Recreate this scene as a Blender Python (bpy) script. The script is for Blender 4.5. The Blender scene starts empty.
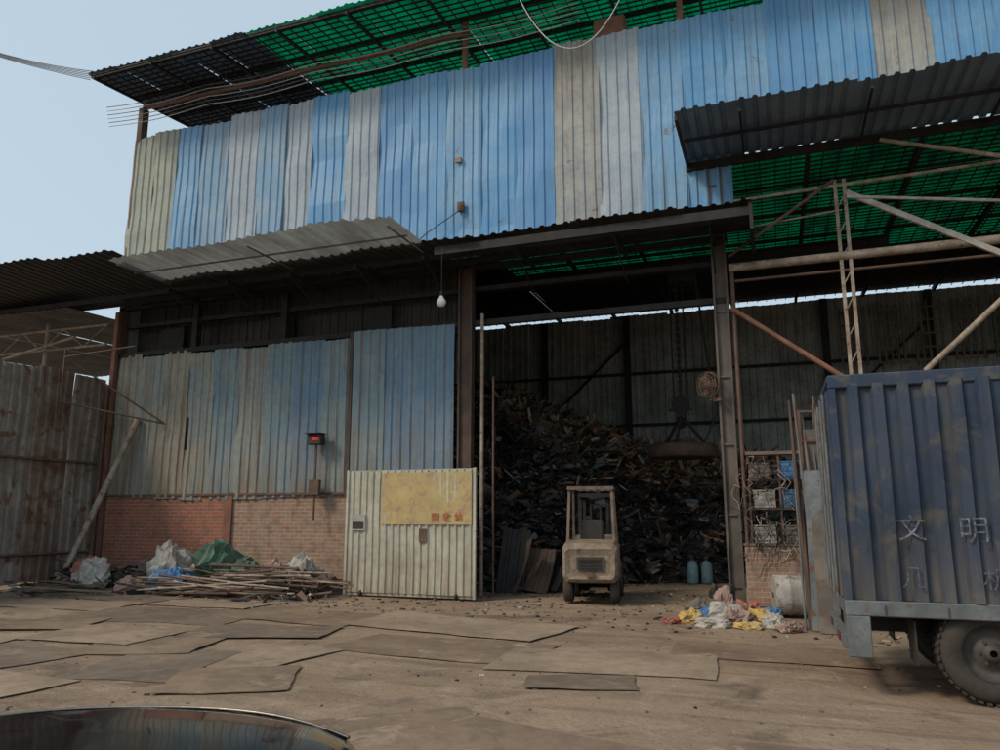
import bpy, math, random
from mathutils import Vector, Matrix, noise
random.seed(7)
scene=bpy.context.scene
COL=bpy.context.collection
V=Vector
# ---------------------------------------------------------------- materials
def _nt(name):
    m=bpy.data.materials.new(name); m.use_nodes=True
    nt=m.node_tree; b=nt.nodes['Principled BSDF']
    return m,nt,b
def N(nt,t,**k):
    n=nt.nodes.new(t)
    for a,v in k.items(): setattr(n,a,v)
    return n
def ramp(nt,fac,p0,p1,c0=(0,0,0,1),c1=(1,1,1,1)):
    r=N(nt,'ShaderNodeValToRGB'); e=r.color_ramp.elements
    e[0].position=p0;e[1].position=p1;e[0].color=c0;e[1].color=c1
    nt.links.new(fac,r.inputs[0]); return r.outputs[0]
def mixc(nt,fac,a,b,mode='MIX'):
    n=N(nt,'ShaderNodeMix',data_type='RGBA',blend_type=mode)
    for idx,val in ((0,fac),(6,a),(7,b)):
        if isinstance(val,(int,float)): n.inputs[idx].default_value=val
        elif isinstance(val,(tuple,list)): n.inputs[idx].default_value=(*val[:3],1)
        else: nt.links.new(val,n.inputs[idx])
    return n.outputs[2]
def coords(nt,scale=(1,1,1),rnd=True):
    tc=N(nt,'ShaderNodeTexCoord'); mp=N(nt,'ShaderNodeMapping'); mp.inputs['Scale'].default_value=scale
    src=tc.outputs['Object']
    if rnd:
        oi=N(nt,'ShaderNodeObjectInfo'); m=N(nt,'ShaderNodeMath',operation='MULTIPLY'); m.inputs[1].default_value=37.0
        nt.links.new(oi.outputs['Random'],m.inputs[0])
        va=N(nt,'ShaderNodeVectorMath',operation='ADD'); nt.links.new(src,va.inputs[0]); nt.links.new(m.outputs[0],va.inputs[1]); src=va.outputs[0]
    nt.links.new(src,mp.inputs[0]); return mp.outputs[0]
def nz(nt,vec,scale,detail=3,rough=.6,dist=0):
    n=N(nt,'ShaderNodeTexNoise'); n.inputs['Scale'].default_value=scale; n.inputs['Detail'].default_value=detail
    n.inputs['Roughness'].default_value=rough; n.inputs['Distortion'].default_value=dist
    nt.links.new(vec,n.inputs['Vector']); return n.outputs['Fac']
RUST=(.13,.06,.03)
def surf(name,a,b=None,rough=.7,metal=0.,rust=0.,streak=0.,dirt=.35,scale=1.2,bump=0,dirtcol=(.09,.07,.05),rustcol=RUST,spec=.3,bs=14,low=None):
    m,nt,p=_nt(name); b=b or tuple(c*.75 for c in a)
    v=coords(nt)
    n1=nz(nt,v,scale,4)
    col=mixc(nt,ramp(nt,n1,.38,.62),a,b)
    n2=nz(nt,v,scale*6,4,.7)
    col=mixc(nt,ramp(nt,n2,.45,.75,(0,0,0,1),(dirt,)*3+(1,)),col,dirtcol)
    if streak>0:
        vs=coords(nt,(7,7,.35)); ns=nz(nt,vs,1.0,4,.65)
        col=mixc(nt,ramp(nt,ns,.62-streak*.13,.86-streak*.13,(0,0,0,1),(.8,.8,.8,1)),col,rustcol)
    if rust>0:
        col=mixc(nt,ramp(nt,nz(nt,v,scale*2.5,5,.7,.5),.70-rust*.35,.78-rust*.3),col,rustcol)
    if low:  # grime creeping from one edge: (z where it starts, z where it is strongest, colour)
        tc=N(nt,'ShaderNodeTexCoord'); sp=N(nt,'ShaderNodeSeparateXYZ'); nt.links.new(tc.outputs['Object'],sp.inputs[0])
        mr=N(nt,'ShaderNodeMapRange'); nt.links.new(sp.outputs[2],mr.inputs[0]); mr.inputs[1].default_value=low[0]; mr.inputs[2].default_value=low[1]
        vs=coords(nt,(5,5,.5)); mu=N(nt,'ShaderNodeMath',operation='MULTIPLY'); nt.links.new(mr.outputs[0],mu.inputs[0]); nt.links.new(ramp(nt,nz(nt,vs,1.3,4,.7),.3,.7),mu.inputs[1])
        col=mixc(nt,mu.outputs[0],col,low[2])
    nt.links.new(col,p.inputs['Base Color'])
    p.inputs['Roughness'].default_value=rough; p.inputs['Metallic'].default_value=metal
    p.inputs['Specular IOR Level'].default_value=spec
    if bump>0:
        bn=N(nt,'ShaderNodeBump'); bn.inputs['Strength'].default_value=bump; bn.inputs['Distance'].default_value=.02
        nt.links.new(nz(nt,v,bs,2,.7),bn.inputs['Height']); nt.links.new(bn.outputs[0],p.inputs['Normal'])
    return m
def brickmat(name,c1,c2,mortar,stain):
    m,nt,p=_nt(name); tc=N(nt,'ShaderNodeTexCoord'); s=N(nt,'ShaderNodeSeparateXYZ'); nt.links.new(tc.outputs['Object'],s.inputs[0])
    ad=N(nt,'ShaderNodeMath',operation='ADD'); nt.links.new(s.outputs[0],ad.inputs[0]); nt.links.new(s.outputs[1],ad.inputs[1])
    c=N(nt,'ShaderNodeCombineXYZ'); nt.links.new(ad.outputs[0],c.inputs[0]); nt.links.new(s.outputs[2],c.inputs[1])
    b=N(nt,'ShaderNodeTexBrick'); nt.links.new(c.outputs[0],b.inputs[0])
    b.inputs['Scale'].default_value=1; b.inputs['Brick Width'].default_value=.25; b.inputs['Row Height'].default_value=.085
    b.inputs['Mortar Size'].default_value=.011; b.inputs['Mortar Smooth'].default_value=.2; b.inputs['Bias'].default_value=.0
    b.inputs['Color1'].default_value=(*c1,1); b.inputs['Color2'].default_value=(*c2,1); b.inputs['Mortar'].default_value=(*mortar,1)
    v=coords(nt,rnd=False)
    col=mixc(nt,ramp(nt,nz(nt,v,1.1,5,.7,.6),.42,.66,(0,0,0,1),(.55,)*3+(1,)),b.outputs['Color'],stain)
    col=mixc(nt,ramp(nt,nz(nt,v,4,4,.7),.45,.7,(0,0,0,1),(.65,)*3+(1,)),col,(.11,.08,.06))
    nt.links.new(col,p.inputs['Base Color']); p.inputs['Roughness'].default_value=.9
    bn=N(nt,'ShaderNodeBump'); bn.inputs['Strength'].default_value=.6; bn.inputs['Distance'].default_value=.01
    inv=N(nt,'ShaderNodeMath',operation='SUBTRACT'); inv.inputs[0].default_value=1; nt.links.new(b.outputs['Fac'],inv.inputs[1])
    nt.links.new(inv.outputs[0],bn.inputs['Height']); nt.links.new(bn.outputs[0],p.inputs['Normal'])
    return m
def translucent(name,col,dirt=(.0,.05,.022),mixf=.25):
    m=bpy.data.materials.new(name); m.use_nodes=True; nt=m.node_tree; nt.nodes.clear()
    o=N(nt,'ShaderNodeOutputMaterial'); t=N(nt,'ShaderNodeBsdfTranslucent'); d=N(nt,'ShaderNodeBsdfDiffuse'); mx=N(nt,'ShaderNodeMixShader')
    v=coords(nt,(1.5,.6,1)); c=mixc(nt,ramp(nt,nz(nt,v,1.0,4,.7),.35,.65,(0,0,0,1),(.85,.85,.85,1)),col,dirt)
    nt.links.new(c,t.inputs[0]); nt.links.new(c,d.inputs[0]); mx.inputs[0].default_value=mixf
    nt.links.new(t.outputs[0],mx.inputs[1]); nt.links.new(d.outputs[0],mx.inputs[2]); nt.links.new(mx.outputs[0],o.inputs[0]); return m
def plain(name,col,rough=.5,metal=0,emit=None,es=1,coat=0):
    m,nt,p=_nt(name); p.inputs['Base Color'].default_value=(*col,1); p.inputs['Roughness'].default_value=rough; p.inputs['Metallic'].default_value=metal
    p.inputs['Coat Weight'].default_value=coat
    if emit: p.inputs['Emission Color'].default_value=(*emit,1); p.inputs['Emission Strength'].default_value=es
    return m
RB=(.15,.09,.06)
m_blue=[surf('blue_sheet_a',(.11,.30,.54),(.16,.34,.54),streak=.2,dirt=.3,rough=.5,dirtcol=(.15,.17,.19),rust=.12,rustcol=RB),
        surf('blue_sheet_b',(.15,.33,.54),(.19,.35,.51),streak=.35,dirt=.35,rough=.5,dirtcol=(.15,.17,.19),rust=.2,rustcol=RB),
        surf('blue_sheet_c',(.10,.26,.50),(.13,.30,.51),streak=.1,dirt=.25,rough=.5,dirtcol=(.15,.17,.19))]
m_gblue=surf('grey_blue_sheet',(.20,.34,.49),(.27,.38,.48),streak=.3,dirt=.35,dirtcol=(.17,.18,.18),rustcol=(.18,.14,.11))
m_lgray=surf('light_grey_sheet',(.38,.44,.49),(.31,.38,.45),streak=.3,dirt=.4,dirtcol=(.2,.2,.19),rustcol=(.2,.16,.13),rust=.1)
m_beige=surf('beige_sheet',(.36,.38,.31),(.29,.32,.29),streak=.25,dirt=.35,dirtcol=(.17,.15,.12))
m_rbeige=surf('rusty_beige_sheet',(.36,.37,.35),(.28,.31,.32),streak=.35,dirt=.45,rustcol=(.18,.12,.08),dirtcol=(.15,.13,.11),rust=.2,low=(10.0,12.2,(.22,.15,.10)))
LW=(4.4,2.2,(.19,.145,.10))
m_low=[surf('faded_blue_sheet_a',(.17,.26,.31),(.24,.31,.32),streak=.75,dirt=.45,dirtcol=(.14,.12,.10),rustcol=(.16,.09,.06),low=LW),
       surf('faded_blue_sheet_b',(.25,.30,.30),(.32,.32,.27),streak=.95,dirt=.5,dirtcol=(.14,.12,.10),rustcol=(.16,.09,.06),low=LW),
       surf('faded_blue_sheet_c',(.13,.23,.34),(.18,.27,.34),streak=.6,dirt=.45,dirtcol=(.14,.12,.10),rustcol=(.14,.09,.06),low=LW)]
m_lowb=surf('faded_beige_sheet',(.34,.33,.27),(.26,.26,.22),streak=1.1,dirt=.5,dirtcol=(.14,.12,.09),rustcol=(.17,.08,.05),low=LW)
m_fence=surf('rusty_fence_sheet',(.24,.19,.15),(.15,.11,.085),streak=1.2,rust=.55,dirt=.5,rustcol=(.13,.06,.035))
m_fence2=surf('grey_fence_sheet',(.30,.275,.24),(.21,.18,.15),streak=1.3,rust=.45,dirt=.5,rustcol=(.15,.07,.045))
m_darkroof=surf('dark_roof_sheet',(.060,.060,.063),(.04,.042,.045),dirt=.5,rough=.8)
m_bluegreyroof=surf('slate_roof_sheet',(.18,.25,.33),(.13,.19,.26),dirt=.3,rough=.5,dirtcol=(.07,.08,.09))
m_galv=translucent('weathered_fibreglass_sheet',(.23,.235,.22),(.12,.11,.095),.45)
m_inner=surf('grimy_inner_sheet',(.38,.40,.375),(.23,.245,.235),streak=.5,dirt=.6,dirtcol=(.10,.09,.08),rustcol=(.09,.075,.06))
m_nroof=surf('neighbour_roof_sheet',(.16,.16,.155),(.10,.10,.10),dirt=.5)
m_clere=surf('shade_dark_sheet',(.05,.044,.042),(.032,.029,.028),streak=.3,dirt=.6)  # clerestory sheet: shade under the canopy is put into this dark colour
m_rust=surf('rusty_steel',(.15,.09,.065),(.09,.06,.045),rust=.3,dirt=.4,scale=4)
m_colrust=surf('dark_rusted_column',(.10,.065,.05),(.06,.042,.035),rust=.3,dirt=.4,scale=3)
m_redrust=surf('red_oxide_steel',(.26,.12,.08),(.17,.085,.06),dirt=.35,scale=3)
m_paintpipe=surf('weathered_pale_pipe',(.38,.32,.26),(.24,.18,.13),rust=.4,scale=4)
m_whitepipe=surf('pale_painted_steel',(.50,.47,.42),(.36,.32,.27),rust=.25,scale=4)
m_dark=surf('grimy_dark_steel',(.03,.028,.027),(.018,.017,.016),dirt=.3,scale=4,dirtcol=(.04,.035,.03))
m_steelcol=surf('grey_brown_column_steel',(.18,.155,.13),(.11,.095,.08),rust=.35,scale=2)
m_postdark=surf('dark_column_steel',(.13,.11,.095),(.075,.065,.055),rust=.35,scale=2)
m_gate=surf('cream_gate_sheet',(.49,.475,.385),(.38,.37,.30),streak=.5,dirt=.45,dirtcol=(.18,.15,.11),low=(1.2,.1,(.24,.185,.125)))
m_board=surf('yellow_painted_board',(.46,.37,.16),(.40,.31,.15),rust=.55,dirt=.55,scale=2.2,rustcol=(.36,.22,.14),dirtcol=(.33,.22,.15))
m_brickr=brickmat('red_brickwork',(.37,.115,.06),(.27,.09,.055),(.30,.23,.18),(.28,.13,.085))
m_bricktan=brickmat('worn_brickwork',(.30,.145,.095),(.31,.205,.14),(.36,.30,.24),(.29,.225,.17))
m_green=translucent('green_translucent_roofing',(.0,.30,.095))
m_green2=translucent('green_upper_roofing',(.0,.185,.075))
m_wood=surf('weathered_wood',(.20,.155,.11),(.13,.10,.075),scale=5)
m_plate=surf('worn_steel_plate',(.185,.14,.105),(.13,.10,.078),rough=.75,dirt=.55,scale=.8,rust=.35,rustcol=(.25,.185,.135),spec=.2,bump=.25,dirtcol=(.28,.21,.15))
m_plate2=surf('dusty_steel_plate',(.33,.25,.18),(.24,.18,.13),rough=.85,dirt=.5,scale=1.1,rust=.35,rustcol=(.17,.13,.095),spec=.12,bump=.25,dirtcol=(.14,.105,.08))
m_plate3=surf('rust_brown_plate',(.25,.18,.125),(.18,.13,.095),rough=.8,dirt=.5,scale=1.0,rust=.35,rustcol=(.31,.235,.17),spec=.15,bump=.25)
m_tyre=surf('dusty_tyre_rubber',(.035,.033,.03),(.06,.05,.042),rough=.9,scale=6)
m_rim=surf('dirty_wheel_rim',(.08,.075,.07),(.05,.045,.04),rough=.6,rust=.3,scale=5)
m_fork=surf('dusty_forklift_paint',(.29,.225,.16),(.18,.135,.10),rust=.42,dirt=.6,scale=3,rough=.65,rustcol=(.11,.075,.055))
m_guard=surf('brown_forklift_guard',(.20,.15,.11),(.12,.09,.07),rust=.35,dirt=.5,scale=4)
m_black=surf('grimy_black_plastic',(.025,.025,.025),(.04,.037,.033),rough=.6,scale=5)
m_tblue=surf('faded_dark_blue_truck_paint',(.022,.040,.078),(.045,.062,.094),streak=.7,rust=.45,dirt=.65,scale=1.1,rough=.6,rustcol=(.085,.083,.08),dirtcol=(.06,.06,.06),low=(1.7,.85,(.12,.108,.095)))
m_tgrey=surf('grey_truck_rail',(.16,.18,.19),(.10,.115,.12),rust=.4,dirt=.5,scale=3)
m_char=surf('faded_white_lettering',(.22,.255,.30),(.09,.11,.15),rough=.7,rust=.66,rustcol=(.045,.06,.09),scale=10)
m_char2=surf('ghosted_white_lettering',(.13,.16,.20),(.07,.09,.13),rough=.7,rust=.65,rustcol=(.045,.06,.09),scale=9)
m_orange=surf('orange_lettering',(.50,.13,.04),(.45,.17,.07),rust=.2,scale=8)
m_whitep=surf('dirty_white_plastic',(.46,.44,.40),(.30,.28,.245),scale=5,rough=.6)
m_barrel=surf('dirty_pale_metal',(.40,.38,.35),(.26,.24,.21),scale=3,rough=.6,rust=.35)
m_bluep=surf('blue_plastic',(.05,.16,.36),(.08,.2,.36),scale=5,rough=.5)
m_greenp=surf('green_tarpaulin',(.06,.15,.10),(.08,.12,.09),scale=4,rough=.6)
m_yel=surf('yellow_plastic_sack',(.54,.37,.10),(.42,.31,.17),scale=5,rough=.5)
m_red=surf('red_plastic_sack',(.36,.09,.06),(.27,.13,.1),scale=5,rough=.5)
m_pink=surf('pink_brown_plastic_sack',(.36,.25,.21),(.26,.18,.15),scale=5,rough=.6)
m_gas=surf('teal_gas_cylinder_paint',(.16,.28,.30),(.12,.2,.21),rust=.3,scale=5,rough=.5)
m_carp=plain('black_car_paint',(.004,.004,.005),.15,0,coat=.6)
m_glass=plain('dark_car_glass',(.01,.012,.014),.05)
m_chrome=plain('brushed_trim',(.20,.18,.16),.35,1)
m_redled=plain('red_led',(.5,.0,.0),.4,0,(1,.02,.02),1.0)
m_bulb=plain('white_bulb_glass',(.8,.8,.76),.3)
m_lampred=plain('dusty_red_lamp_lens',(.12,.03,.025),.5)
m_cable=plain('black_cable',(.02,.02,.022),.6)
m_wcable=plain('pale_cable',(.45,.45,.45),.6)
SC=[surf('scrap_dark',(.05,.041,.037),(.075,.055,.045),scale=4,rough=.6),
    surf('scrap_black',(.022,.021,.022),(.035,.033,.032),scale=4,rough=.5),
    surf('scrap_brown',(.16,.10,.07),(.10,.065,.047),scale=4),
    surf('scrap_orange_rust',(.42,.22,.12),(.28,.15,.085),scale=4),
    surf('scrap_grey',(.26,.245,.24),(.16,.155,.15),scale=4,rough=.45),
    surf('scrap_tan',(.56,.42,.30),(.38,.28,.20),scale=4)]
# ---------------------------------------------------------------- builders
class MB:
    def __init__(s): s.v=[];s.f=[];s.mi=[];s.m=0;s.sm=[]
    def add(s,vs,fs,smooth=False):
        o=len(s.v); s.v+= [tuple(p) for p in vs]
        for f in fs: s.f.append(tuple(i+o for i in f)); s.mi.append(s.m); s.sm.append(smooth)
        return s
    def box(s,x0,x1,y0,y1,z0,z1,M=None):
        vs=[V((x,y,z)) for x in (x0,x1) for y in (y0,y1) for z in (z0,z1)]
        if M is not None: vs=[M@p for p in vs]
        return s.add(vs,[(0,1,3,2),(4,6,7,5),(0,4,5,1),(2,3,7,6),(0,2,6,4),(1,5,7,3)])
    def bbox(s,x0,x1,y0,y1,z0,z1,b=.03,M=None):
        vs=[];idx={}
        X=(x0,x1);Y=(y0,y1);Z=(z0,z1)
        for i in (0,1):
            for j in (0,1):
                for k in (0,1):
                    sx,sy,sz=(1,-1)[i],(1,-1)[j],(1,-1)[k]
                    for a in range(3):
                        p=[X[i]+sx*b,Y[j]+sy*b,Z[k]+sz*b]; p[a]=(X[i],Y[j],Z[k])[a]
                        idx[(i,j,k,a)]=len(vs); vs.append(V(p))
        f=[]
        g=lambda *t: idx[t]
        for i in (0,1): f.append((g(i,0,0,0),g(i,1,0,0),g(i,1,1,0),g(i,0,1,0)))
        for j in (0,1): f.append((g(0,j,0,1),g(1,j,0,1),g(1,j,1,1),g(0,j,1,1)))
        for k in (0,1): f.append((g(0,0,k,2),g(1,0,k,2),g(1,1,k,2),g(0,1,k,2)))
        for i in (0,1):
            for j in (0,1): f.append((g(i,j,0,0),g(i,j,1,0),g(i,j,1,1),g(i,j,0,1)))
        for i in (0,1):
            for k in (0,1): f.append((g(i,0,k,0),g(i,1,k,0),g(i,1,k,2),g(i,0,k,2)))
        for j in (0,1):
            for k in (0,1): f.append((g(0,j,k,1),g(1,j,k,1),g(1,j,k,2),g(0,j,k,2)))
        for i in (0,1):
            for j in (0,1):
                for k in (0,1): f.append((g(i,j,k,0),g(i,j,k,1),g(i,j,k,2)))
        if M is not None: vs=[M@p for p in vs]
        return s.add(vs,f)
    def tube(s,p,q,r,n=8,r2=None,caps=True):
        p=V(p);q=V(q);d=(q-p)
        if d.length<1e-6: return s
        d.normalize(); u=d.orthogonal().normalized(); w=d.cross(u); r2=r if r2 is None else r2
        vs=[]
        for (c,rr) in ((p,r),(q,r2)):
            for i in range(n):
                a=2*math.pi*i/n; vs.append(c+u*math.cos(a)*rr+w*math.sin(a)*rr)
        s.add(vs,[(i,(i+1)%n,n+(i+1)%n,n+i) for i in range(n)],True)
        if caps: s.add(vs,[tuple(range(n-1,-1,-1)),tuple(range(n,2*n))])
        return s
    def path(s,pts,r,n=6):
        for a,b in zip(pts,pts[1:]): s.tube(a,b,r,n)
        return s
    def lathe(s,c,axis,prof,n=24,caps=True):
        c=V(c);d=V(axis).normalized();u=d.orthogonal().normalized();w=d.cross(u);vs=[]
        for (h,r) in prof:
            for i in range(n):
                a=2*math.pi*i/n; vs.append(c+d*h+(u*math.cos(a)+w*math.sin(a))*r)
        fs=[]
        for k in range(len(prof)-1):
            for i in range(n): fs.append((k*n+i,k*n+(i+1)%n,(k+1)*n+(i+1)%n,(k+1)*n+i))
        s.add(vs,fs,True)
        if caps: s.add(vs,[tuple(range(n-1,-1,-1)),tuple(range((len(prof)-1)*n,len(prof)*n))])
        return s
    def beam(s,p,q,w=.1,h=.1):
        p=V(p);q=V(q);d=(q-p);L=d.length;d.normalize()
        up=V((0,0,1)) if abs(d.z)<.9 else V((0,1,0))
        x=d.cross(up).normalized(); z=x.cross(d)
        M=Matrix((( x.x,d.x,z.x,p.x),(x.y,d.y,z.y,p.y),(x.z,d.z,z.z,p.z),(0,0,0,1)))
        return s.box(-w/2,w/2,0,L,-h/2,h/2,M)
    def corr(s,o,u,v,W,H,pitch=.22,depth=.03,ns=5,jit=.012,flat=.5,ej=0.,seed=0):
        o=V(o);u=V(u).normalized();v=V(v).normalized();n=u.cross(v)
        xs=[];k=0
        while k*pitch<W-1e-4:
            for fr,h in ((0,0),(flat,0),(flat+.12,1),(.88,1)):
                x=(k+fr)*pitch
                if x<W: xs.append((x,h))
            k+=1
        xs.append((W,0))
        vs=[]
        e0=(random.random()-.5)*ej;e1=(random.random()-.5)*ej; t1=(random.random()-.5)*ej*.6
        for j in range(ns+1):
            for (x,h) in xs:
                y=H*j/ns
                if j==0: y+=e0+t1*x/W
                if j==ns: y+=e1+t1*x/W
                dn=jit*noise.noise(V((x*1.1+seed*3.1,y*.9,seed)))*2
                vs.append(o+u*x+v*y+n*(h*depth+dn))
        m=len(xs)
        s.add(vs,[(j*m+i,j*m+i+1,(j+1)*m+i+1,(j+1)*m+i) for j in range(ns) for i in range(m-1)])
        return s
    def make(s,name,mat,parent=None,loc=None,label=None,solid=0):
        me=bpy.data.meshes.new(name); me.from_pydata(s.v,[],s.f)
        mats=mat if isinstance(mat,list) else [mat]
        for mm in mats: me.materials.append(mm)
        me.polygons.foreach_set('material_index',s.mi); me.polygons.foreach_set('use_smooth',s.sm); me.update()
        ob=bpy.data.objects.new(name,me); COL.objects.link(ob)
        if parent: ob.parent=parent
        if loc: ob.location=loc
        if label: ob['label']=label
        if solid:
            md=ob.modifiers.new('s','SOLIDIFY'); md.thickness=solid
        return ob
def thing(name,label,cat,loc=(0,0,0),rz=0,group=None):
    e=bpy.data.objects.new(name,None); e.empty_display_size=.3; COL.objects.link(e); e.location=loc; e.rotation_euler=(0,0,math.radians(rz))
    e['label']=label; e['category']=cat
    if group: e['group']=group
    return e
def solo(ob,label,cat,group=None,kind=None):
    ob['label']=label; ob['category']=cat
    if group: ob['group']=group
    if kind: ob['kind']=kind
    return ob
def recenter(ob):
    me=ob.data; xs=[v.co.x for v in me.vertices]; ys=[v.co.y for v in me.vertices]; zs=[v.co.z for v in me.vertices]
    c=V(((min(xs)+max(xs))/2,(min(ys)+max(ys))/2,min(zs)))
    me.transform(Matrix.Translation(-c)); ob.location=ob.location+c; return ob
def copy_thing(root,loc,rz=0,label=None):
    r=root.copy(); COL.objects.link(r); r.location=loc; r.rotation_euler=(0,0,math.radians(rz))
    def rec(src,dst):
        for ch in list(src.children):
            c=ch.copy(); COL.objects.link(c); c.parent=dst; rec(ch,c)
    rec(root,r)
    if label: r['label']=label
    return r
def text(name,body,size,mat,parent,loc,rot=(math.pi/2,0,0),ext=.003,label=None,off=.002):
    cu=bpy.data.curves.new(name,'FONT'); cu.body=body; cu.size=size; cu.extrude=ext; cu.align_x='CENTER'; cu.align_y='CENTER'; cu.offset=off
    o=bpy.data.objects.new(name,cu); COL.objects.link(o)
    dg=bpy.context.evaluated_depsgraph_get(); me=bpy.data.meshes.new_from_object(o.evaluated_get(dg))
    bpy.data.objects.remove(o); ob=bpy.data.objects.new(name,me); COL.objects.link(ob); me.materials.clear(); me.materials.append(mat)
    ob.parent=parent; ob.location=loc; ob.rotation_euler=rot
    if label: ob['label']=label
    return ob
X_,Y_,Z_=V((1,0,0)),V((0,1,0)),V((0,0,1))
# ---------------------------------------------------------------- ground
def axis(lo,hi,fl,fh,st):
    a=[lo,lo*.5,lo*.25]; x=fl
    while x<=fh: a.append(x); x+=st
    return a+[hi*.25,hi*.5,hi]
gx=axis(-400,400,-24,12,.2); gy=axis(-400,400,-20,13,.2)
def gh(x,y):
    if abs(x)>26 or abs(y)>24: return 0
    return .03*noise.noise(V((x*.35,y*.35,0)))+.014*noise.noise(V((x*1.5,y*1.5,3)))+.006*noise.noise(V((x*.8,y*5,8)))-.012
g=MB(); nx=len(gx)
g.add([(x,y,gh(x,y)) for y in gy for x in gx],[(j*nx+i,j*nx+i+1,(j+1)*nx+i+1,(j+1)*nx+i) for j in range(len(gy)-1) for i in range(nx-1)],True)
mg,nt,p=_nt('yard_dirt'); v=coords(nt,rnd=False)
c=mixc(nt,ramp(nt,nz(nt,v,.35,4,.6),.35,.65),(.33,.24,.168),(.235,.17,.12))
vs=coords(nt,(.22,2.4,1),False)
c=mixc(nt,ramp(nt,nz(nt,vs,1.0,5,.6,.8),.46,.64,(0,0,0,1),(.7,)*3+(1,)),c,(.165,.12,.087))
c=mixc(nt,ramp(nt,nz(nt,v,2.2,6,.7,.4),.5,.7,(0,0,0,1),(.65,)*3+(1,)),c,(.39,.30,.215))
c=mixc(nt,ramp(nt,nz(nt,v,.8,5,.65,.8),.55,.7,(0,0,0,1),(.8,)*3+(1,)),c,(.105,.08,.06))
c=mixc(nt,ramp(nt,nz(nt,v,22,3,.8),.56,.7,(0,0,0,1),(.6,)*3+(1,)),c,(.10,.077,.06))
nt.links.new(c,p.inputs['Base Color']); p.inputs['Roughness'].default_value=.92; p.inputs['Specular IOR Level'].default_value=.15
b1=N(nt,'ShaderNodeBump'); b1.inputs['Strength'].default_value=.8; b1.inputs['Distance'].default_value=.04
nt.links.new(nz(nt,v,9,5,.75),b1.inputs['Height']); nt.links.new(b1.outputs[0],p.inputs['Normal'])
go=g.make('ground',mg); go['kind']='structure'
plates=[(-6.5,-8.0,1.3,1.5,12,0),(-5.7,-7.2,1.2,1.5,-8,1),(-7.5,-7.0,1.5,1.4,20,2),(-5.2,-8.3,1.2,1.1,28,2),(-8.7,-6.6,1.8,1.3,5,1),(-8.6,-8.1,1.6,1.2,-14,0),
 (-4.0,-5.9,2.6,1.4,-3,2),(-1.9,-6.2,2.4,1.3,4,1),(-1.9,-7.3,1.05,.62,14,0),(-4.6,-4.1,3.4,1.5,-12,1),(-9.6,-4.7,3.2,1.6,8,0),(-7.4,-3.9,2.6,1.4,-5,2),
 (-12.4,-4.1,2.6,1.3,6,1),(-1.6,-9.6,2.6,1.1,-18,2),(-10.5,-6.2,1.7,1.2,24,2),(0.6,-9.4,2.4,1.4,8,2),(-12.3,-2.8,2.4,1.0,-4,0),(-.2,-5.0,2.2,1.1,3,2),(-3.0,-9.6,1.9,1.2,35,2),(-6.9,-5.6,2.0,1.2,16,0),(-11.8,-5.4,2.0,1.2,-20,1),(-7.3,-9.3,1.4,1.0,-6,1),(-10.2,-7.6,1.6,1.2,10,1),(-9.9,-3.2,2.2,.9,2,1)]
for i,(cx,cy,w,l,r,mi) in enumerate(plates):
    b=MB(); n=10; vs=[]; ca,sa=math.cos(math.radians(r)),math.sin(math.radians(r))
    for j in range(n+1):
        for k in range(n+1):
            x=(k/n-.5)*w;y=(j/n-.5)*l
            x+=.03*noise.noise(V((x*3,y*3,i*7.)));y+=.05*noise.noise(V((x*2,y*3,i*5.+3)))
            lift=.018*max(0,noise.noise(V((x*.8+i*3,y*.8,i*2.))))
            vs.append((x,y,gh(cx+x*ca-y*sa,cy+x*sa+y*ca)+.012+lift+.003*(i%5)))
    b.add(vs,[(j*(n+1)+k,j*(n+1)+k+1,(j+1)*(n+1)+k+1,(j+1)*(n+1)+k) for j in range(n) for k in range(n)])
    o=b.make('steel_plate',[m_plate,m_plate2,m_plate3][mi],solid=.007); o.location=(cx,cy,0); o.rotation_euler=(0,0,math.radians(r))
    solo(o,['worn dark steel plate laid flat on the dirt yard','dusty pale steel plate laid flat on the dirt yard','rusty brown steel plate laid flat on the dirt yard'][mi],'steel plate','steel plates covering the yard')
# ---------------------------------------------------------------- warehouse
W=thing('warehouse','tall scrap warehouse clad in blue and grey corrugated sheets','warehouse')
upp=[(-16.25,-15.5,m_beige),(-15.5,-14.7,m_beige),(-14.7,-13.9,m_blue[1]),(-13.9,-12.95,m_gblue),(-12.95,-12.0,m_lgray),(-12.0,-11.2,m_gblue),(-11.2,-10.4,m_lgray),
(-10.4,-9.4,m_blue[0]),(-9.4,-8.5,m_lgray),(-8.5,-7.6,m_blue[2]),(-7.6,-6.7,m_blue[0]),(-6.7,-5.85,m_blue[1]),(-5.85,-5.0,m_blue[0]),(-5.0,-4.1,m_blue[2]),(-4.1,-3.1,m_rbeige),(-3.1,-2.2,m_lgray),
(-2.2,-1.3,m_blue[1]),(-1.3,-.45,m_blue[0]),(-.45,.4,m_blue[1]),(.4,1.35,m_blue[2]),(1.35,2.3,m_blue[0]),(2.3,3.3,m_rbeige),(3.3,4.3,m_blue[0]),(4.3,5.3,m_blue[2]),(5.3,6.3,m_gblue),(6.3,7.3,m_blue[1]),(7.3,8.4,m_blue[0]),(8.4,9.5,m_lgray),(9.5,10.6,m_blue[2]),(10.6,11.6,m_blue[0])]
for i,(a,b_,mm) in enumerate(upp):
    z0=7.35 if b_<=-.4 else 8.85
    MB().corr((a-.03,-.0-.008*(i%3),z0),X_,Z_,b_-a+.05,12.0-z0,.235,.03,8,.03,.45,.16,i).make('wall_panel',mm,W)
lows=[m_lowb,m_low[1],m_lowb,m_low[1],m_low[0],m_low[1],m_low[0],m_low[2],m_low[0]]
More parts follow.
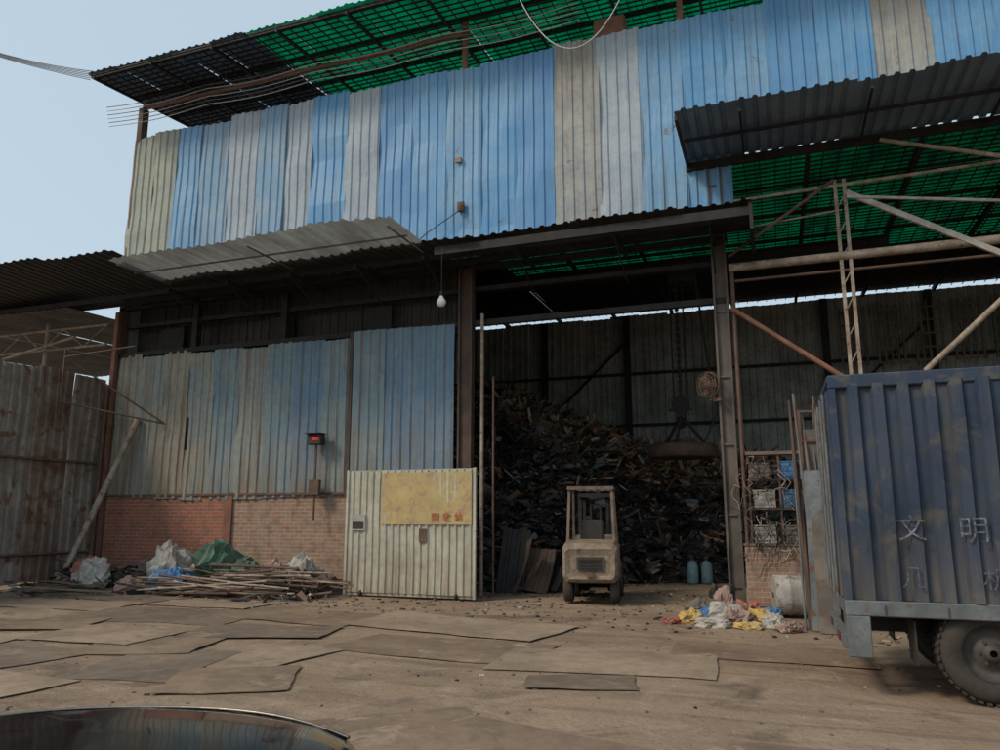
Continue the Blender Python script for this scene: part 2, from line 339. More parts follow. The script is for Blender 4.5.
for i in range(9):
    a=-16.1+i*.79
    MB().corr((a-.02,-.007*(i%3),2.0),X_,Z_,.83,3.67,.235,.032,6,.03,.45,.10,40+i).make('wall_panel',lows[i],W)
for i,(a,b_,mm) in enumerate([(-8.92,-8.1,m_low[0]),(-8.1,-7.3,m_low[2]),(-7.3,-6.42,m_low[2])]):
    MB().corr((a,-.12-.005*i,2.0),X_,Z_,b_-a+.02,3.75,.235,.032,6,.02,.45,.03,60+i).make('sliding_door',mm,W,label='faded blue sheet hanging door panel')
MB().box(-9.02,-8.93,-.14,-.02,2.0,5.75).make('door_gap_shade',m_colrust,W)  # dark strip standing in for the shaded gap beside the door
MB().box(-16.1,-12.35,0,.24,-.1,2.1).make('brick_base',m_brickr,W,label='new red brick base wall')
MB().box(-12.13,-6.2,0.02,.24,-.1,2.09).make('brick_base',m_bricktan,W,label='worn tan brick base wall with stains')
MB().box(-12.35,-12.13,-.04,.26,-.1,2.14).make('brick_pier',m_redrust,W)
MB().box(-16.15,-6.4,-.05,-.002,2.06,2.11).make('wall_rail',m_rust,W)
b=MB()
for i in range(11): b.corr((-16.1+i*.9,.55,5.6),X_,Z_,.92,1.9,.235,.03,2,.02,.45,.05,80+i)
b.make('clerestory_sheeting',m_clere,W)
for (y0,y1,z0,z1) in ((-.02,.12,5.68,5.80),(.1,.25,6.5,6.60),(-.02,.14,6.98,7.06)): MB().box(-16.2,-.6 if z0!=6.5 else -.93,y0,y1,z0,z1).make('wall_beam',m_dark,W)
for x in (-15,-11.6,-8.9): MB().box(x,x+.7,.3,.36,5.85,6.45).make('hoarding_board',m_dark,W,label='board under the canopy coloured dark for shade')  # dark colour carries the canopy shade on these boards
def hcol(name,x,z1,w,mat,y=0.02,lace=True):
    b=MB(); b.box(x-w/2,x-w/2+.04,y-.09,y+.09,0,z1); b.box(x+w/2-.04,x+w/2,y-.09,y+.09,0,z1); b.box(x-w/2+.041,x+w/2-.041,y-.02,y+.0,0,z1)
    z=.3
    while z<z1-.4 and lace: b.box(x-w/2+.042,x+w/2-.042,y-.06,y-.05,z,z+.04); z+=1.3
    b.box(x-w/2-.06,x+w/2+.06,y-.15,y+.15,0,.03)
    return b.make(name,mat,W)
hcol('column',-6.16,7.0,.32,m_colrust,-.03,False)
hcol('column',-.78,8.6,.28,m_postdark)
for x in (-11,-13.7,-16.15): MB().box(x-.08,x+.08,.02 if x>-16 else -.02,.2,2.06 if x>-16 else 0,7.1 if x>-16 else 12.9).make('column',m_rust if x<-16 else m_dark,W)
MB().box(-16.2,-16.08,-.16,-.05,0,6.9).make('corner_post',m_redrust,W)
MB().tube((-5.75,-.12,0),(-5.75,-.12,5.9),.04).make('door_pipe',m_paintpipe,W)
MB().tube((-5.5,-.1,0),(-5.5,-.1,4.5),.025).make('door_pipe',m_rust,W)
def sagz(x,y): return .09*noise.noise(V((x*.33,y*.2,4)))+.03*noise.noise(V((x*1.3,y*.5,7)))
def canopy(name,x0,x1,ya,za,yb,zb,mat,label=None,pitch=.24,depth=.035,sheet=1.0,sag=1.):
    d=V((0,yb-ya,zb-za)); L=d.length
    b=MB(); x=x0;i=0
    while x<x1-1e-3:
        w=min(sheet,x1-x); b.corr((x,ya,za+.004*(i%2)),X_,d,w+.01,L,pitch,depth,4,.0,.5,.12,100+i); x+=w;i+=1
    b.v=[(x,y,z+sagz(x,y)*sag) for (x,y,z) in b.v]
    return b.make(name,mat,W,label=label)
canopy('canopy_roof',-13.4,-.1,-1.55,7.12,.3,7.3,m_darkroof,'dark corrugated canopy over the entrance')
canopy('canopy_extension',-13.4,-6.5,-3.05,7.1,-1.35,7.1,m_galv,'pale grey translucent canopy extension sheets')
canopy('canopy_roof',-22.5,-13.4,-3.0,7.35,.3,7.2,m_darkroof,'dark corrugated canopy beside the fence')
MB().box(-6.3,-.1,-1.45,-1.38,6.86,7.03).make('canopy_edge_beam',m_dark,W)
MB().box(-.14,-.08,-1.5,-.05,6.58,7.08).make('canopy_end_board',m_dark,W)
for y in (-1.0,-.5): MB().box(-22,-.15,y-.03,y+.03,6.93,7.04).make('canopy_purlin',m_dark,W)
for x in (-13.3,-11.6,-9.9,-8.2,-6.6,-4.6,-2.6,-.85):
    b=MB(); b.beam((x,-1.37,6.88),(x,-.02,6.88),.06,.09); b.tube((x,-1.35,6.88),(x,-.04,6.3),.016); b.make('canopy_bracket',m_dark,W)
b=MB(); b.box(-13.4,-6.5,-2.3,-2.27,6.99,7.02)
for x in (-13.2,-9.8,-6.6): b.box(x,x+.03,-2.96,-1.4,6.96,6.985)
b.make('canopy_extension_frame',m_steelcol,W)
def roofstrip(name,x0,x1,y0,y1,z,mat,label=None):
    b=MB(); x=x0;i=0
    while x<x1-1e-3:
        w=min(1.0,x1-x); b.corr((x,y0,z+.004*(i%2)),X_,Y_,w+.01,y1-y0,.2,.03,3,.02,.5,.02,200+i); x+=w;i+=1
    return b.make(name,mat,W,label=label)
roofstrip('roof_skylight',-7.0,11.6,.12,6.7,8.74,m_green,'green translucent roofing seen from below')
roofstrip('roof',-16.1,-7.0,.12,11.3,8.74,m_darkroof)
roofstrip('roof',-7.0,11.6,6.7,11.3,8.76,m_darkroof)
canopy('front_canopy',-1.3,11.6,-2.1,8.72,.1,8.72,m_bluegreyroof,'slate coloured corrugated overhang above the open bay',.22,.045,1.0,.5)
b=MB(); b.box(-1.3,11.6,-.12,-.03,8.5,8.66); b.box(-1.3,-1.25,-2.08,-.13,8.57,8.66); b.box(-1.23,11.6,-1.15,-1.11,8.6,8.66)
for x in (-.2,1.9,4.0,6.1): b.box(x,x+.04,-2.05,-.13,8.55,8.595)
b.make('front_canopy_frame',m_dark,W)
b=MB()
y=.3
while y<11: b.box(-16,11.5,y,y+.018,8.66,8.69); y+=.2
x=-15.5
while x<11.3: b.box(x-.010,x+.010,.15,11,8.62,8.64); x+=.3
for x in (-12,-9,-7,-5,-3,-1,1,3,5,7,9): b.box(x-.04,x+.04,.16,11,8.48,8.6)
for y in (1.6,3.3,5.0,6.7): b.box(-16,11.5,y,y+.05,8.6,8.658)
b.make('roof_purlins',m_dark,W)
b=MB()
for i in range(28): b.corr((-16.2+i,11.05,0),X_,Z_,1.02,8.56,.235,.035,4,.02,.5,.08,300+i)
b.make('rear_wall',m_inner,W)
b=MB()
for i in range(11): b.corr((-16.2,11-i,0),-Y_,Z_,1.02,12.0,.235,.035,4,.02,.5,.04,340+i)
b.make('side_wall',m_beige,W)
b=MB()
for i in range(11): b.corr((11.6,i,0),Y_,Z_,1.02,12.0,.235,.035,4,.02,.5,.04,360+i)
b.make('side_wall',m_inner,W)
b=MB()
for x in (-10.5,-7.6,-4.6,-1.4,1.8,4.8,7.8): b.box(x-.1,x+.1,10.75,10.95,0,8.5)
for z in (2.6,4.6,6.4): b.box(-16,11.5,10.88,10.95,z,z+.09)
b.beam((-7.6,10.8,4.8),(-4.6,10.8,7.6),.08,.08); b.beam((1.8,10.8,4.8),(4.8,10.8,7.6),.08,.08)
b.make('rear_frame',m_dark,W)
b=MB()
for i in range(6):
    x=2.2+i*1.05
    for k in range(5): b.box(x+k*.18,x+k*.18+.06,10.6,10.66,6.2,8.1)
    for k in range(5): b.box(x,x+.8,10.57,10.595,6.2+k*.42,6.26+k*.42)
b.make('lattice_window',m_steelcol,W)
s=.12
def topz(y): return 13.12+s*(y+1.55)
def topstrip(name,x0,x1,mat,label):
    d=V((0,5.5,5.5*s)); b=MB(); x=x0;i=0
    while x<x1-1e-3:
        w=min(1.0,x1-x); b.corr((x,-1.55,13.12+.004*(i%2)),X_,d,w+.01,d.length,.22,.03,4,.02,.5,.06,400+i); x+=w;i+=1
    return b.make(name,mat,W,label=label)
topstrip('top_roof',-16.5,-11.4,m_bluegreyroof,'slate corrugated roof sheets')
topstrip('top_roof_skylight',-11.4,11.6,m_green2,'green translucent upper roofing')
b=MB()
for k in range(27): y=-1.5+k*.20; b.box(-16.4,11.5,y,y+.02,topz(y)-.065,topz(y)-.03)
for y in (-1.48,-.1,1.3,2.7): b.box(-16.4,11.5,y,y+.05,topz(y)-.12,topz(y)-.07)
x=-16.3;k=0
while x<11.5: b.beam((x,-1.5,topz(-1.5)-.13),(x,3.9,topz(3.9)-.13),.06 if k%6==0 else .018,.08 if k%6==0 else .03); x+=.32;k+=1
b.make('top_roof_frame',m_dark,W)
MB().tube((-15.8,-.1,12.8),(-6.3,-.1,12.8),.06).make('top_rail',m_redrust,W)
for x,z in ((-16.1,13.1),(-6.3,13.3),(-1.3,13.3),(3.7,13.3)): MB().box(x-.06,x+.06,.04,.14,11.6 if x>-16 else 12.9,z).make('top_post',m_redrust,W)
for i in range(6):
    pts=[(-16.9+13.5*k/39,-.35-.03*i,12.3+.10*i-.02*i*(k/39)-.10*abs(math.sin(k/39*math.pi*4))) for k in range(40)]
    MB().path(pts,.010,4).make('wall_cable',m_steelcol if i%2 else m_wcable,W)
MB().path([(-8.0,-.15,7.25),(-7.1,-.18,7.9),(-6.3,-.15,8.35),(-6.25,-.15,8.5)],.012,5).make('wall_cable',m_cable,W)
MB().bbox(-6.38,-6.22,-.12,-.05,8.35,8.58,.01).make('junction_box',m_rust,W)
MB().bbox(-6.45,-6.30,-.10,-.05,9.55,9.68,.01).make('junction_box',m_bricktan,W)
b=MB()
b.beam((1.42,0,0),(1.42,0,7.9),.06,.06);b.beam((1.58,0,0),(1.58,0,7.9),.06,.06)
z=.3
while z<7.6: b.beam((1.42,0,z),(1.58,0,z+.3),.03,.02); z+=.5
b.make('bay_post',m_paintpipe,W,label='slender pale lattice post with rust')
MB().tube((-.6,0,6.38),(11,0,6.38),.085,10).make('bay_pipe',m_paintpipe,W)
MB().beam((1.6,-.06,7.6),(4.2,-.06,5.95),.07,.1).make('bay_brace',m_whitepipe,W,label='pale painted diagonal brace')
MB().beam((1.6,-.1,7.5),(6.0,-.1,6.7),.04,.05).make('bay_brace',m_whitepipe,W)
MB().tube((-.6,-.05,5.55),(1.5,-.05,3.9),.05).make('bay_brace',m_redrust,W); MB().tube((2.6,-.05,4.1),(5,-.05,6.3),.05).make('bay_brace',m_paintpipe,W)
for p_,q_,r_,mm in (((-.5,0,6.1),(11,0,6.1),.03,m_rust),((-.6,0,7.75),(11,0,7.95),.035,m_paintpipe),((-.6,-.02,6.6),(1.4,-.02,7.9),.035,m_rust),((-.55,0,0),(-.55,0,6.4),.04,m_rust),((1.5,.03,7.3),(-.6,.03,7.15),.02,m_paintpipe),((2.2,-.4,8.4),(4.5,-.4,7.6),.04,m_paintpipe)):
    MB().tube(p_,q_,r_).make('bay_pipe',mm,W)
C=thing('overhead_crane','dark overhead travelling crane beam inside the shed','crane',(-2.0,5.0,8.0))
b=MB(); b.box(-9,5,-.18,.18,.0,.05); b.box(-9,5,-.02,.02,.05,.34); b.box(-9,5,-.18,.18,.34,.38); b.make('crane_beam',m_dark,C)
b=MB(); b.box(-.35,.35,-.3,.3,-.45,-.02); b.lathe((-.3,-.35,-.25),(1,0,0),[(0,.16),(.6,.16)],12); b.make('hoist_trolley',m_dark,C)
Mg=thing('lifting_magnet','round dark lifting magnet hanging on chains over the scrap','lifting magnet',(-2.15,4.6,3.02))
b=MB(); b.lathe((0,0,0),(0,0,1),[(0,.80),(.04,.86),(.28,.86),(.33,.80),(.36,.35),(.45,.3)],32); b.make('magnet_disc',m_colrust,Mg)
b=MB()
for k in range(3):
    a=k*2.094+.4; b.tube((.6*math.cos(a),.6*math.sin(a),.33),(0,0,1.1),.04)
for k in range(40): 
    z=1.1+k*.088; b.box(-.05 if k%2 else -.015,.05 if k%2 else .015,-.015 if k%2 else -.05,.015 if k%2 else .05,z,z+.10)
b.tube((.16,0,1.5),(.16,0,4.6),.02); b.tube((-.16,0,1.5),(-.16,0,4.6),.02)
b.make('suspension_chain',m_dark,Mg)
b=MB(); b.lathe((0,-.08,1.35),(0,1,0),[(0,.22),(.16,.22)],16); b.box(-.13,.13,-.07,.07,1.0,1.35); b.box(-.3,.3,-.03,.03,1.2,1.26)
b.path([(0,0,1.0),(.09,0,.93),(.1,0,.82),(0,0,.76),(-.08,0,.82)],.035); b.make('hook_block',m_dark,Mg)
MB().path([(.5,.2,.35),(.9,.3,1.2),(.7,.3,2.5),(.5,.2,4.6)],.03,6).make('power_cable',m_cable,Mg)
# ---------------------------------------------------------------- scrap heap
def interp(t,pts):
    if t<=pts[0][0]: return pts[0][1]
    for (a,va),(b_,vb) in zip(pts,pts[1:]):
        if t<=b_: return va+(vb-va)*(t-a)/(b_-a)
    return pts[-1][1]
top=[(-15,5.8),(-8.4,5.5),(-6.8,4.75),(-5.0,4.0),(-3.2,3.35),(-1.1,3.1),(1,2.8),(4,1.8),(6,.6)]
foot=[(-15,.8),(-6.2,.6),(-5.2,1.4),(-4.2,3.4),(-3,4.4),(-1,5.0),(5,5.4)]
def heap(x,y):
    y0=interp(x,foot); t=max(0,min(1,(y-y0)/(6.4-y0+.8)))
    return interp(x,top)*(t**.72)+.18*noise.noise(V((x*.9,y*.9,5)))*min(1,t*4)+.18*noise.noise(V((x*2.5,y*2.5,2)))*min(1,t*4)-(.1 if t<=0 else 0)
b=MB(); nx=64;ny=40
b.m=1
b.add([(-15+21*i/nx,.5+10.2*j/ny,heap(-15+21*i/nx,.5+10.2*j/ny)-.05) for j in range(ny+1) for i in range(nx+1)],[(j*(nx+1)+i,j*(nx+1)+i+1,(j+1)*(nx+1)+i+1,(j+1)*(nx+1)+i) for j in range(ny) for i in range(nx)])
rnd=random.Random(3)
for k in range(15000):
    x=rnd.uniform(-9.5,4) if k%4==0 else rnd.uniform(-7.9,-.5); y=rnd.uniform(.8,8.3)
    y0=interp(x,foot)
    if y<y0-.2: continue
    z=heap(x,y)+rnd.uniform(-.03,.12)
    R=Matrix.Translation((x,y,z))@Matrix.Rotation(rnd.uniform(0,6.28),4,'Z')@Matrix.Rotation(rnd.gauss(0,.5),4,'X')@Matrix.Rotation(rnd.gauss(0,.5),4,'Y')
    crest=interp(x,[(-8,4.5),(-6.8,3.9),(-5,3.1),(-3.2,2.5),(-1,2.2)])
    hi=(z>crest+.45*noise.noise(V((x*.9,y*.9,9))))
    b.m=rnd.choices(range(6),[3,2,4.5,4,4,5] if hi else [4,10,1.6,.4,1.0,.3])[0]  # sunlit crest painted with paler pieces, shade below with blacker ones
    t=rnd.random()
    if t<.34: L=rnd.uniform(.12,.7); w=rnd.uniform(.012,.05); b.box(-L,0,-w,w,-.004,.004,R); b.box(0,L,-w,w,-.004,.004,R@Matrix.Rotation(rnd.gauss(0,.45),4,'Y'))
    elif t<.66:
        q_=rnd.choice([.7,1,1,1.6,2.4]); a=rnd.uniform(.05,.18)*q_; c_=rnd.uniform(.04,.12)*q_; j_=lambda: rnd.uniform(-.3,.3)
        b.add([R@V(q) for q in ((-a*(1+j_()),-c_*(1+j_()),0),(0,-c_*1.1,.05*q_),(a*(1+j_()),-c_*(1+j_()),.02),(a*(1+j_()),c_*(1+j_()),.0),(0,c_*(1+j_()),.07*q_),(-a*(1+j_()),c_*(1+j_()),.08))],[(0,1,4,5),(1,2,3,4)])
    elif t<.78:
        L=rnd.uniform(.15,.6); h=rnd.uniform(.03,.08); b.box(-L,L,-h,h,-.006,.006,R); b.box(-L,L,-h,-h+.01,.007,h,R)
    elif t<.90:
        pts=[V((0,0,0))]; dd=V((rnd.gauss(0,1),rnd.gauss(0,1),rnd.gauss(0,.6))).normalized()
        for q in range(5): pts.append(pts[-1]+dd*rnd.uniform(.06,.16)); dd=(dd+V((rnd.gauss(0,.5),rnd.gauss(0,.5),rnd.gauss(0,.5)))).normalized()
        b.path([R@q for q in pts],rnd.uniform(.005,.010),3)
    else: q_=rnd.uniform(.6,1.8); b.box(-.09*q_,.09*q_,-.06*q_,.06*q_,-.04*q_,.04*q_,R)
solo(b.make('scrap_metal_heap',SC),'huge tangled heap of dark rusty scrap metal inside the shed','scrap heap',kind='stuff')
for i,(x,y,h_,w_,ry,mm) in enumerate([(-5.35,.5,1.5,.6,-18,m_dark),(-5.0,.7,1.1,.8,-30,m_colrust),(-4.75,1.0,.8,.7,-40,m_dark),(-5.2,.3,1.0,.4,-22,m_colrust)]):
    b=MB().corr((-w_/2,0,0),X_,Z_,w_,h_,.2,.02,4,.09,.5,.3,900+i); o=b.make('scrap_sheet',mm,solid=.006); o.location=(x,y,.02); o.rotation_euler=(math.radians(ry),math.radians(8-6*i),math.radians(20-25*i)); solo(o,'bent dark scrap sheet leaning on the heap','scrap sheet','scrap sheets leaning on the heap')
# ---------------------------------------------------------------- forklift
F=thing('forklift','small dusty brown beige forklift seen from behind','forklift',(-3.42,-.05,.02),9)
b=MB()
prof=[(-1.02,.36,.50,.86),(-1.06,.45,.44,.98),(-1.0,.50,.38,1.08),(-.55,.52,.36,1.14),(-.3,.52,.36,1.12)]
vs=[]
for (y,w,z0,z1) in prof:
    for (fx,fz) in ((-1,.12),(-1,.88),(-.86,1),(.86,1),(1,.88),(1,.12),(.86,0),(-.86,0)): vs.append((w*fx,y,z0+(z1-z0)*fz))
fs=[(k*8+i,k*8+(i+1)%8,(k+1)*8+(i+1)%8,(k+1)*8+i) for k in range(4) for i in range(8)]+[tuple(range(7,-1,-1)),tuple(range(32,40))]
b.add(vs,fs); b.make('counterweight',m_fork,F)
MB().box(-.24,.24,-1.065,-1.035,.60,.84).make('grille_frame',m_rim,F)
b=MB()
for k in range(4): b.box(-.2,.2,-1.085,-1.066,.63+k*.05,.655+k*.05)
b.make('rear_grille',m_black,F)
MB().box(-.06,.06,-1.12,-1.06,.48,.57).make('tow_hitch',m_rust,F)
b=MB(); b.bbox(-.5,.5,-.3,.62,.3,.72,.04); b.bbox(-.34,.34,-.42,.12,.72,1.02,.05); b.bbox(-.46,.46,.5,.66,.6,1.2,.03); b.make('body',m_fork,F)
b=MB(); b.bbox(-.24,.24,-.3,.15,1.02,1.14,.03); b.bbox(-.23,.23,-.42,-.3,1.1,1.5,.04); b.make('seat',m_black,F)
b=MB(); b.tube((0,.5,1.15),(0,.34,1.36),.02); pts=[(.17*math.cos(a*.524),.34+.06*math.sin(a*.524),1.37+.12*math.sin(a*.524)) for a in range(13)]; b.path(pts,.014); b.make('steering_wheel',m_black,F)
b=MB()
for sx in (-1,1):
    b.beam((sx*.43,-.72,1.08),(sx*.40,-.55,2.08),.05,.06); b.beam((sx*.44,.6,.9),(sx*.40,.22,2.08),.045,.05)
    b.beam((sx*.41,-.62,2.09),(sx*.41,.34,2.09),.06,.06)
b.beam((-.44,-.6,2.09),(.44,-.6,2.09),.06,.065); b.beam((-.44,.32,2.09),(.44,.32,2.09),.05,.06)
for k in range(6): b.beam((-.36+k*.144,-.57,2.1),(-.36+k*.144,.3,2.1),.03,.03)
b.make('overhead_guard',m_guard,F)
b=MB()
for sx in (-1,1): b.box(sx*.33-.04,sx*.33+.04,.86,.98,.08,2.0); b.box(sx*.24-.03,sx*.24+.03,.88,.96,.12,1.9)
for z in (.3,1.1,1.95): b.box(-.36,.36,.8,.86,z,z+.08)
b.tube((-.1,.9,.2),(-.1,.9,1.8),.03); b.tube((.1,.9,.2),(.1,.9,1.8),.03); b.make('mast',m_dark,F)
b=MB(); b.box(-.48,.48,.99,1.03,.12,.2); b.box(-.48,.48,.99,1.03,.5,.58)
for sx in (-.25,.25): b.box(sx-.05,sx+.05,1.031,1.07,.05,.6); b.box(sx-.05,sx+.05,1.071,2.0,.05,.085)
b.make('fork_carriage',m_dark,F)
for sx in (-1,1):
    for (y,r,w) in ((-.62,.26,.17),(.62,.32,.2)):
        wh=bpy.data.objects.new('wheel',None); COL.objects.link(wh); wh.parent=F; wh.location=(sx*.43,y,r)
        MB().lathe((-w/2,0,0),(1,0,0),[(0,r*.6),(0,r*.92),(.03,r),(w-.03,r),(w,r*.92),(w,r*.6)],24,False).make('tyre',m_tyre,wh)
        MB().lathe((-w/2+.03,0,0),(1,0,0),[(.04,r*.1),(0,r*.2),(0,r*.6),(w-.06,r*.6),(w-.06,r*.2),(w-.1,r*.1)],20).make('rim',m_rim,wh)
    MB().bbox(sx*.40-.045,sx*.40+.045,-1.03,-.96,.92,1.0,.01).make('tail_lamp',m_lampred,F)
# ---------------------------------------------------------------- truck
T=thing('box_truck','dark blue corrugated box truck with faded white characters','truck',(.53,-7.0,0),0)
L=5.0
B=bpy.data.objects.new('cargo_box',None); COL.objects.link(B); B.parent=T
MB().corr((.07,.045,.84),X_,Z_,L-.14,2.0,.215,.055,6,.03,.36,0,500).make('side_panel',m_tblue,B)
MB().corr((L-.07,2.1,.84),-X_,Z_,L-.14,2.0,.215,.045,4,.012,.36,0,501).make('side_panel',m_tblue,B)
b=MB(); b.box(0,L,0,2.1,2.845,2.87); b.bbox(.0,L,-.01,.07,2.80,2.93,.012); b.box(0,L,2.06,2.12,2.80,2.93); b.box(0,.07,.07,2.06,2.83,2.93)
b.box(0,.065,-.005,.075,.84,2.80); b.box(L-.07,L,-.005,.075,.84,2.80); b.box(0,.065,2.04,2.11,.84,2.80); b.box(L-.05,L,.08,2.03,.84,2.83); b.make('box_frame',m_tblue,B)
b=MB(); b.bbox(0,L,-.015,.05,.70,.838,.01); b.box(0,L,2.05,2.11,.70,.838); b.box(0,.07,.05,2.05,.70,.838); b.box(.07,L,.051,2.049,.74,.82); b.make('bottom_rail',m_tgrey,B)
for k in (0,1):
    y0=.08+k*.98
    MB().corr((.02,y0+.97,.86),-Y_,Z_,.96,1.94,.2,.03,3,.01,.42,0,510+k).make('rear_door',m_tblue,B)
for y in (.35,.8,1.3,1.75): MB().tube((-.03,y,.84),(-.03,y,2.8),.017).make('door_lock_bar',m_tgrey,B)
for ch,sz,x,z,mm in (('文',.25,.60,1.47,m_char),('明',.25,1.09,1.46,m_char),('几',.21,.58,1.04,m_char2),('机',.21,1.22,1.04,m_char2)):
    text('painted_character',ch,sz,mm,B,(x,-.016,z),off=-.002)
for x in (.33,.83,1.33,1.83): MB().box(x-.008,x+.008,-.022,-.016,.72,.80).make('tie_down_hook',m_rim,B)
b=MB(); b.box(-.03,.04,.04,2.1,.40,.50); b.box(.0,.06,.25,.33,.5,.70); b.box(.0,.06,1.7,1.78,.5,.70)
b.bbox(0,.2,-.02,.03,.34,.70,.008); b.make('underrun_bar',m_tgrey,T)
b=MB(); b.box(.1,6.8,.6,.7,.5,.69); b.box(.1,6.8,1.4,1.5,.5,.69)
for x in (.5,1.8,3,4.3): b.box(x,x+.08,.08,2.02,.69,.738)
b.make('chassis',m_dark,T)
b=MB(); b.tube((1.15,.3,.42),(1.15,1.8,.42),.06); b.lathe((1.15,.95,.42),(0,1,0),[(0,.1),(.05,.17),(.15,.17),(.2,.1)],16)
b.make('rear_axle',m_dark,T)
for y in (.5,1.6):
    b=MB()
    for k in range(4): b.box(.7+k*.05,1.7-k*.05,y-.03,y+.03,.50-.015*k,.512-.015*k)
    b.make('leaf_spring',m_dark,T)
def truckwheel(x,y,f=1):
    wh=bpy.data.objects.new('wheel',None); COL.objects.link(wh); wh.parent=T; wh.location=(x,y,.42)
    b=MB(); b.lathe((0,-.11,0),(0,1,0),[(.02,.235),(0,.27),(-.01,.33),(.01,.385),(.035,.41),(.06,.42),(.16,.42),(.185,.41),(.21,.385),(.23,.33),(.22,.27),(.2,.235)],40,False)
    for k in range(40):
        a=k*math.pi/20; b.box(-.016,.016,-.10,-.01,.415,.432,Matrix.Rotation(a,4,'Y')); b.box(-.016,.016,.01,.10,.415,.432,Matrix.Rotation(a+.08,4,'Y'))
    b.make('tyre',m_tyre,wh)
    b=MB(); b.lathe((0,-.10*f,0),(0,f,0),[(0.0,.238),(.03,.225),(.09,.21),(.10,.15),(.06,.12),(.05,.075),(.0,.07),(-.01,.03)],28,False)
    for k in range(6): a=k*math.pi/3; b.tube((.10*math.cos(a),-.04*f,.10*math.sin(a)),(.10*math.cos(a),-.065*f,.10*math.sin(a)),.013)
    b.lathe((0,.1*f,0),(0,-f,0),[(0,.238),(.06,.21),(.07,.02)],24,False)
    b.make('rim',m_rim,wh)
for x,y,f in ((1.15,.17,1),(1.15,.42,1),(1.15,1.93,-1),(1.15,1.68,-1),(5.9,.2,1),(5.9,1.9,-1)): truckwheel(x,y,f)
MB().box(.56,.575,.1,.5,.28,.66).make('mudflap',m_black,T); MB().box(.56,.575,1.6,2.0,.28,.66).make('mudflap',m_black,T)
MB().bbox(2.2,3.2,.05,.5,.3,.66,.06).make('fuel_tank',m_dark,T)
b=MB()
vs=[];ring=[(5.15,.5),(6.95,.5),(7.0,.9),(6.95,1.35),(6.6,2.3),(6.4,2.4),(5.15,2.4)]
for y in (.1,2.0): vs+=[(x,y,z) for x,z in ring]
b.add(vs,[(0,1,2,3,4,5,6),(13,12,11,10,9,8,7)]+[(i,7+i,7+(i+1)%7,(i+1)%7) for i in range(7)]); b.make('cab',m_tblue,T)
b=MB(); b.add([(6.966,.25,1.45),(6.966,1.85,1.45),(6.66,1.85,2.22),(6.66,.25,2.22)],[(0,1,2,3)]); b.box(5.7,6.5,.09,.099,1.4,2.2); b.box(5.7,6.5,2.001,2.01,1.4,2.2); b.make('cab_window',m_glass,T)
for y in (.3,1.8): MB().bbox(6.97,7.02,y-.13,y+.13,.7,.88,.01).make('headlight',m_whitep,T)
for y in (.55,1.6): MB().bbox(-.05,-.03,y-.08,y+.08,.42,.49,.005).make('tail_lamp',m_lampred,T)
# ---------------------------------------------------------------- car
K=thing('parked_car','glossy black car parked in the yard','car',(-1.45,-14.50,0),20)
def loft(st,sec,name,mat,parent,bow=0,bowb=0):
    b=MB(); vs=[];n=None
    for (y,w,zt,zb) in st:
        r=sec(w,zt,zb); n=len(r)
        for (x,z) in r:
            bb=bow if y>0 else -bowb
            vs.append((x,y-bb*(abs(x)/.9)**2.4*min(1,abs(y)/1.6)**3,z))
    k=len(st); b.add(vs,[(j*n+i,j*n+i+1,(j+1)*n+i+1,(j+1)*n+i) for j in range(k-1) for i in range(n-1)],True)
    b.add(vs,[tuple(range(n-1,-1,-1)),tuple(range((k-1)*n,k*n))])
    return b.make(name,mat,parent)
def sec(w,zt,zb):
    h=[(0,zb),(w*.85,zb),(w*.97,zb+.1),(w,zb+.25),(w,zb+(zt-zb)*.75),(w*.965,zb+(zt-zb)*.90),(w*.88,zb+(zt-zb)*.965),(w*.75,zb+(zt-zb)*.985),(w*.6,zt-.005),(w*.45,zt-.002),(w*.3,zt),(w*.15,zt+.002),(0,zt+.004)]
    return [(-x,z) for x,z in h[1:]] + [(x,z) for x,z in h[::-1]]
cs=[(-2.25,.70,.62,.35),(-2.2,.80,.85,.28),(-2.0,.87,1.0,.25),(-1.4,.9,1.02,.25),(0,.9,1.0,.25),(.6,.9,.995,.25),(1.0,.9,.985,.25),(1.6,.9,.965,.25),(1.95,.89,.945,.25),(2.1,.87,.915,.27),(2.17,.85,.87,.29),(2.21,.80,.70,.32)]
loft(cs,sec,'body',m_carp,K,.42,.25)
def sec2(w,zt,zb):
    h=[(w,zb),(w*.93,zb+(zt-zb)*.45),(w*.80,zb+(zt-zb)*.9),(w*.7,zt-.01),(w*.35,zt+.01),(0,zt+.015)]
    return [(-x,z) for x,z in h]+[(x,z) for x,z in h[::-1][1:]]
loft([(-1.95,.80,1.03,.98),(-1.4,.84,1.36,.98),(-.9,.85,1.44,.98),(-.5,.85,1.44,.98),(-.1,.84,1.36,.98),(.45,.80,1.01,.97)],sec2,'window_glass',m_glass,K)
MB().box(-.52,.52,-1.15,-.3,1.462,1.485).make('roof_panel',m_carp,K)
pts=[(x,2.10-.42*(abs(x)/.9)**2.4*1,.921-.022*(abs(x)/.75)**3) for x in [i*.0737-.774 for i in range(22)]]
MB().path(pts,.006,6).make('hood_trim',m_chrome,K)
for sx in (-1,1):
    for y in (-1.35,1.35):
        wh=bpy.data.objects.new('wheel',None); COL.objects.link(wh); wh.parent=K; wh.location=(sx*.83,y,.33)
        MB().lathe((-.11,0,0),(1,0,0),[(0,.2),(0,.3),(.03,.33),(.19,.33),(.22,.3),(.22,.2)],28,False).make('tyre',m_tyre,wh)
        MB().lathe((-.09,0,0),(1,0,0),[(0,.05),(0,.2),(.18,.2),(.18,.05)],20).make('rim',m_chrome,wh)
    MB().bbox(sx*.62-.16,sx*.62+.16,1.84,2.0,.62,.76,.03).make('headlight',m_whitep,K)
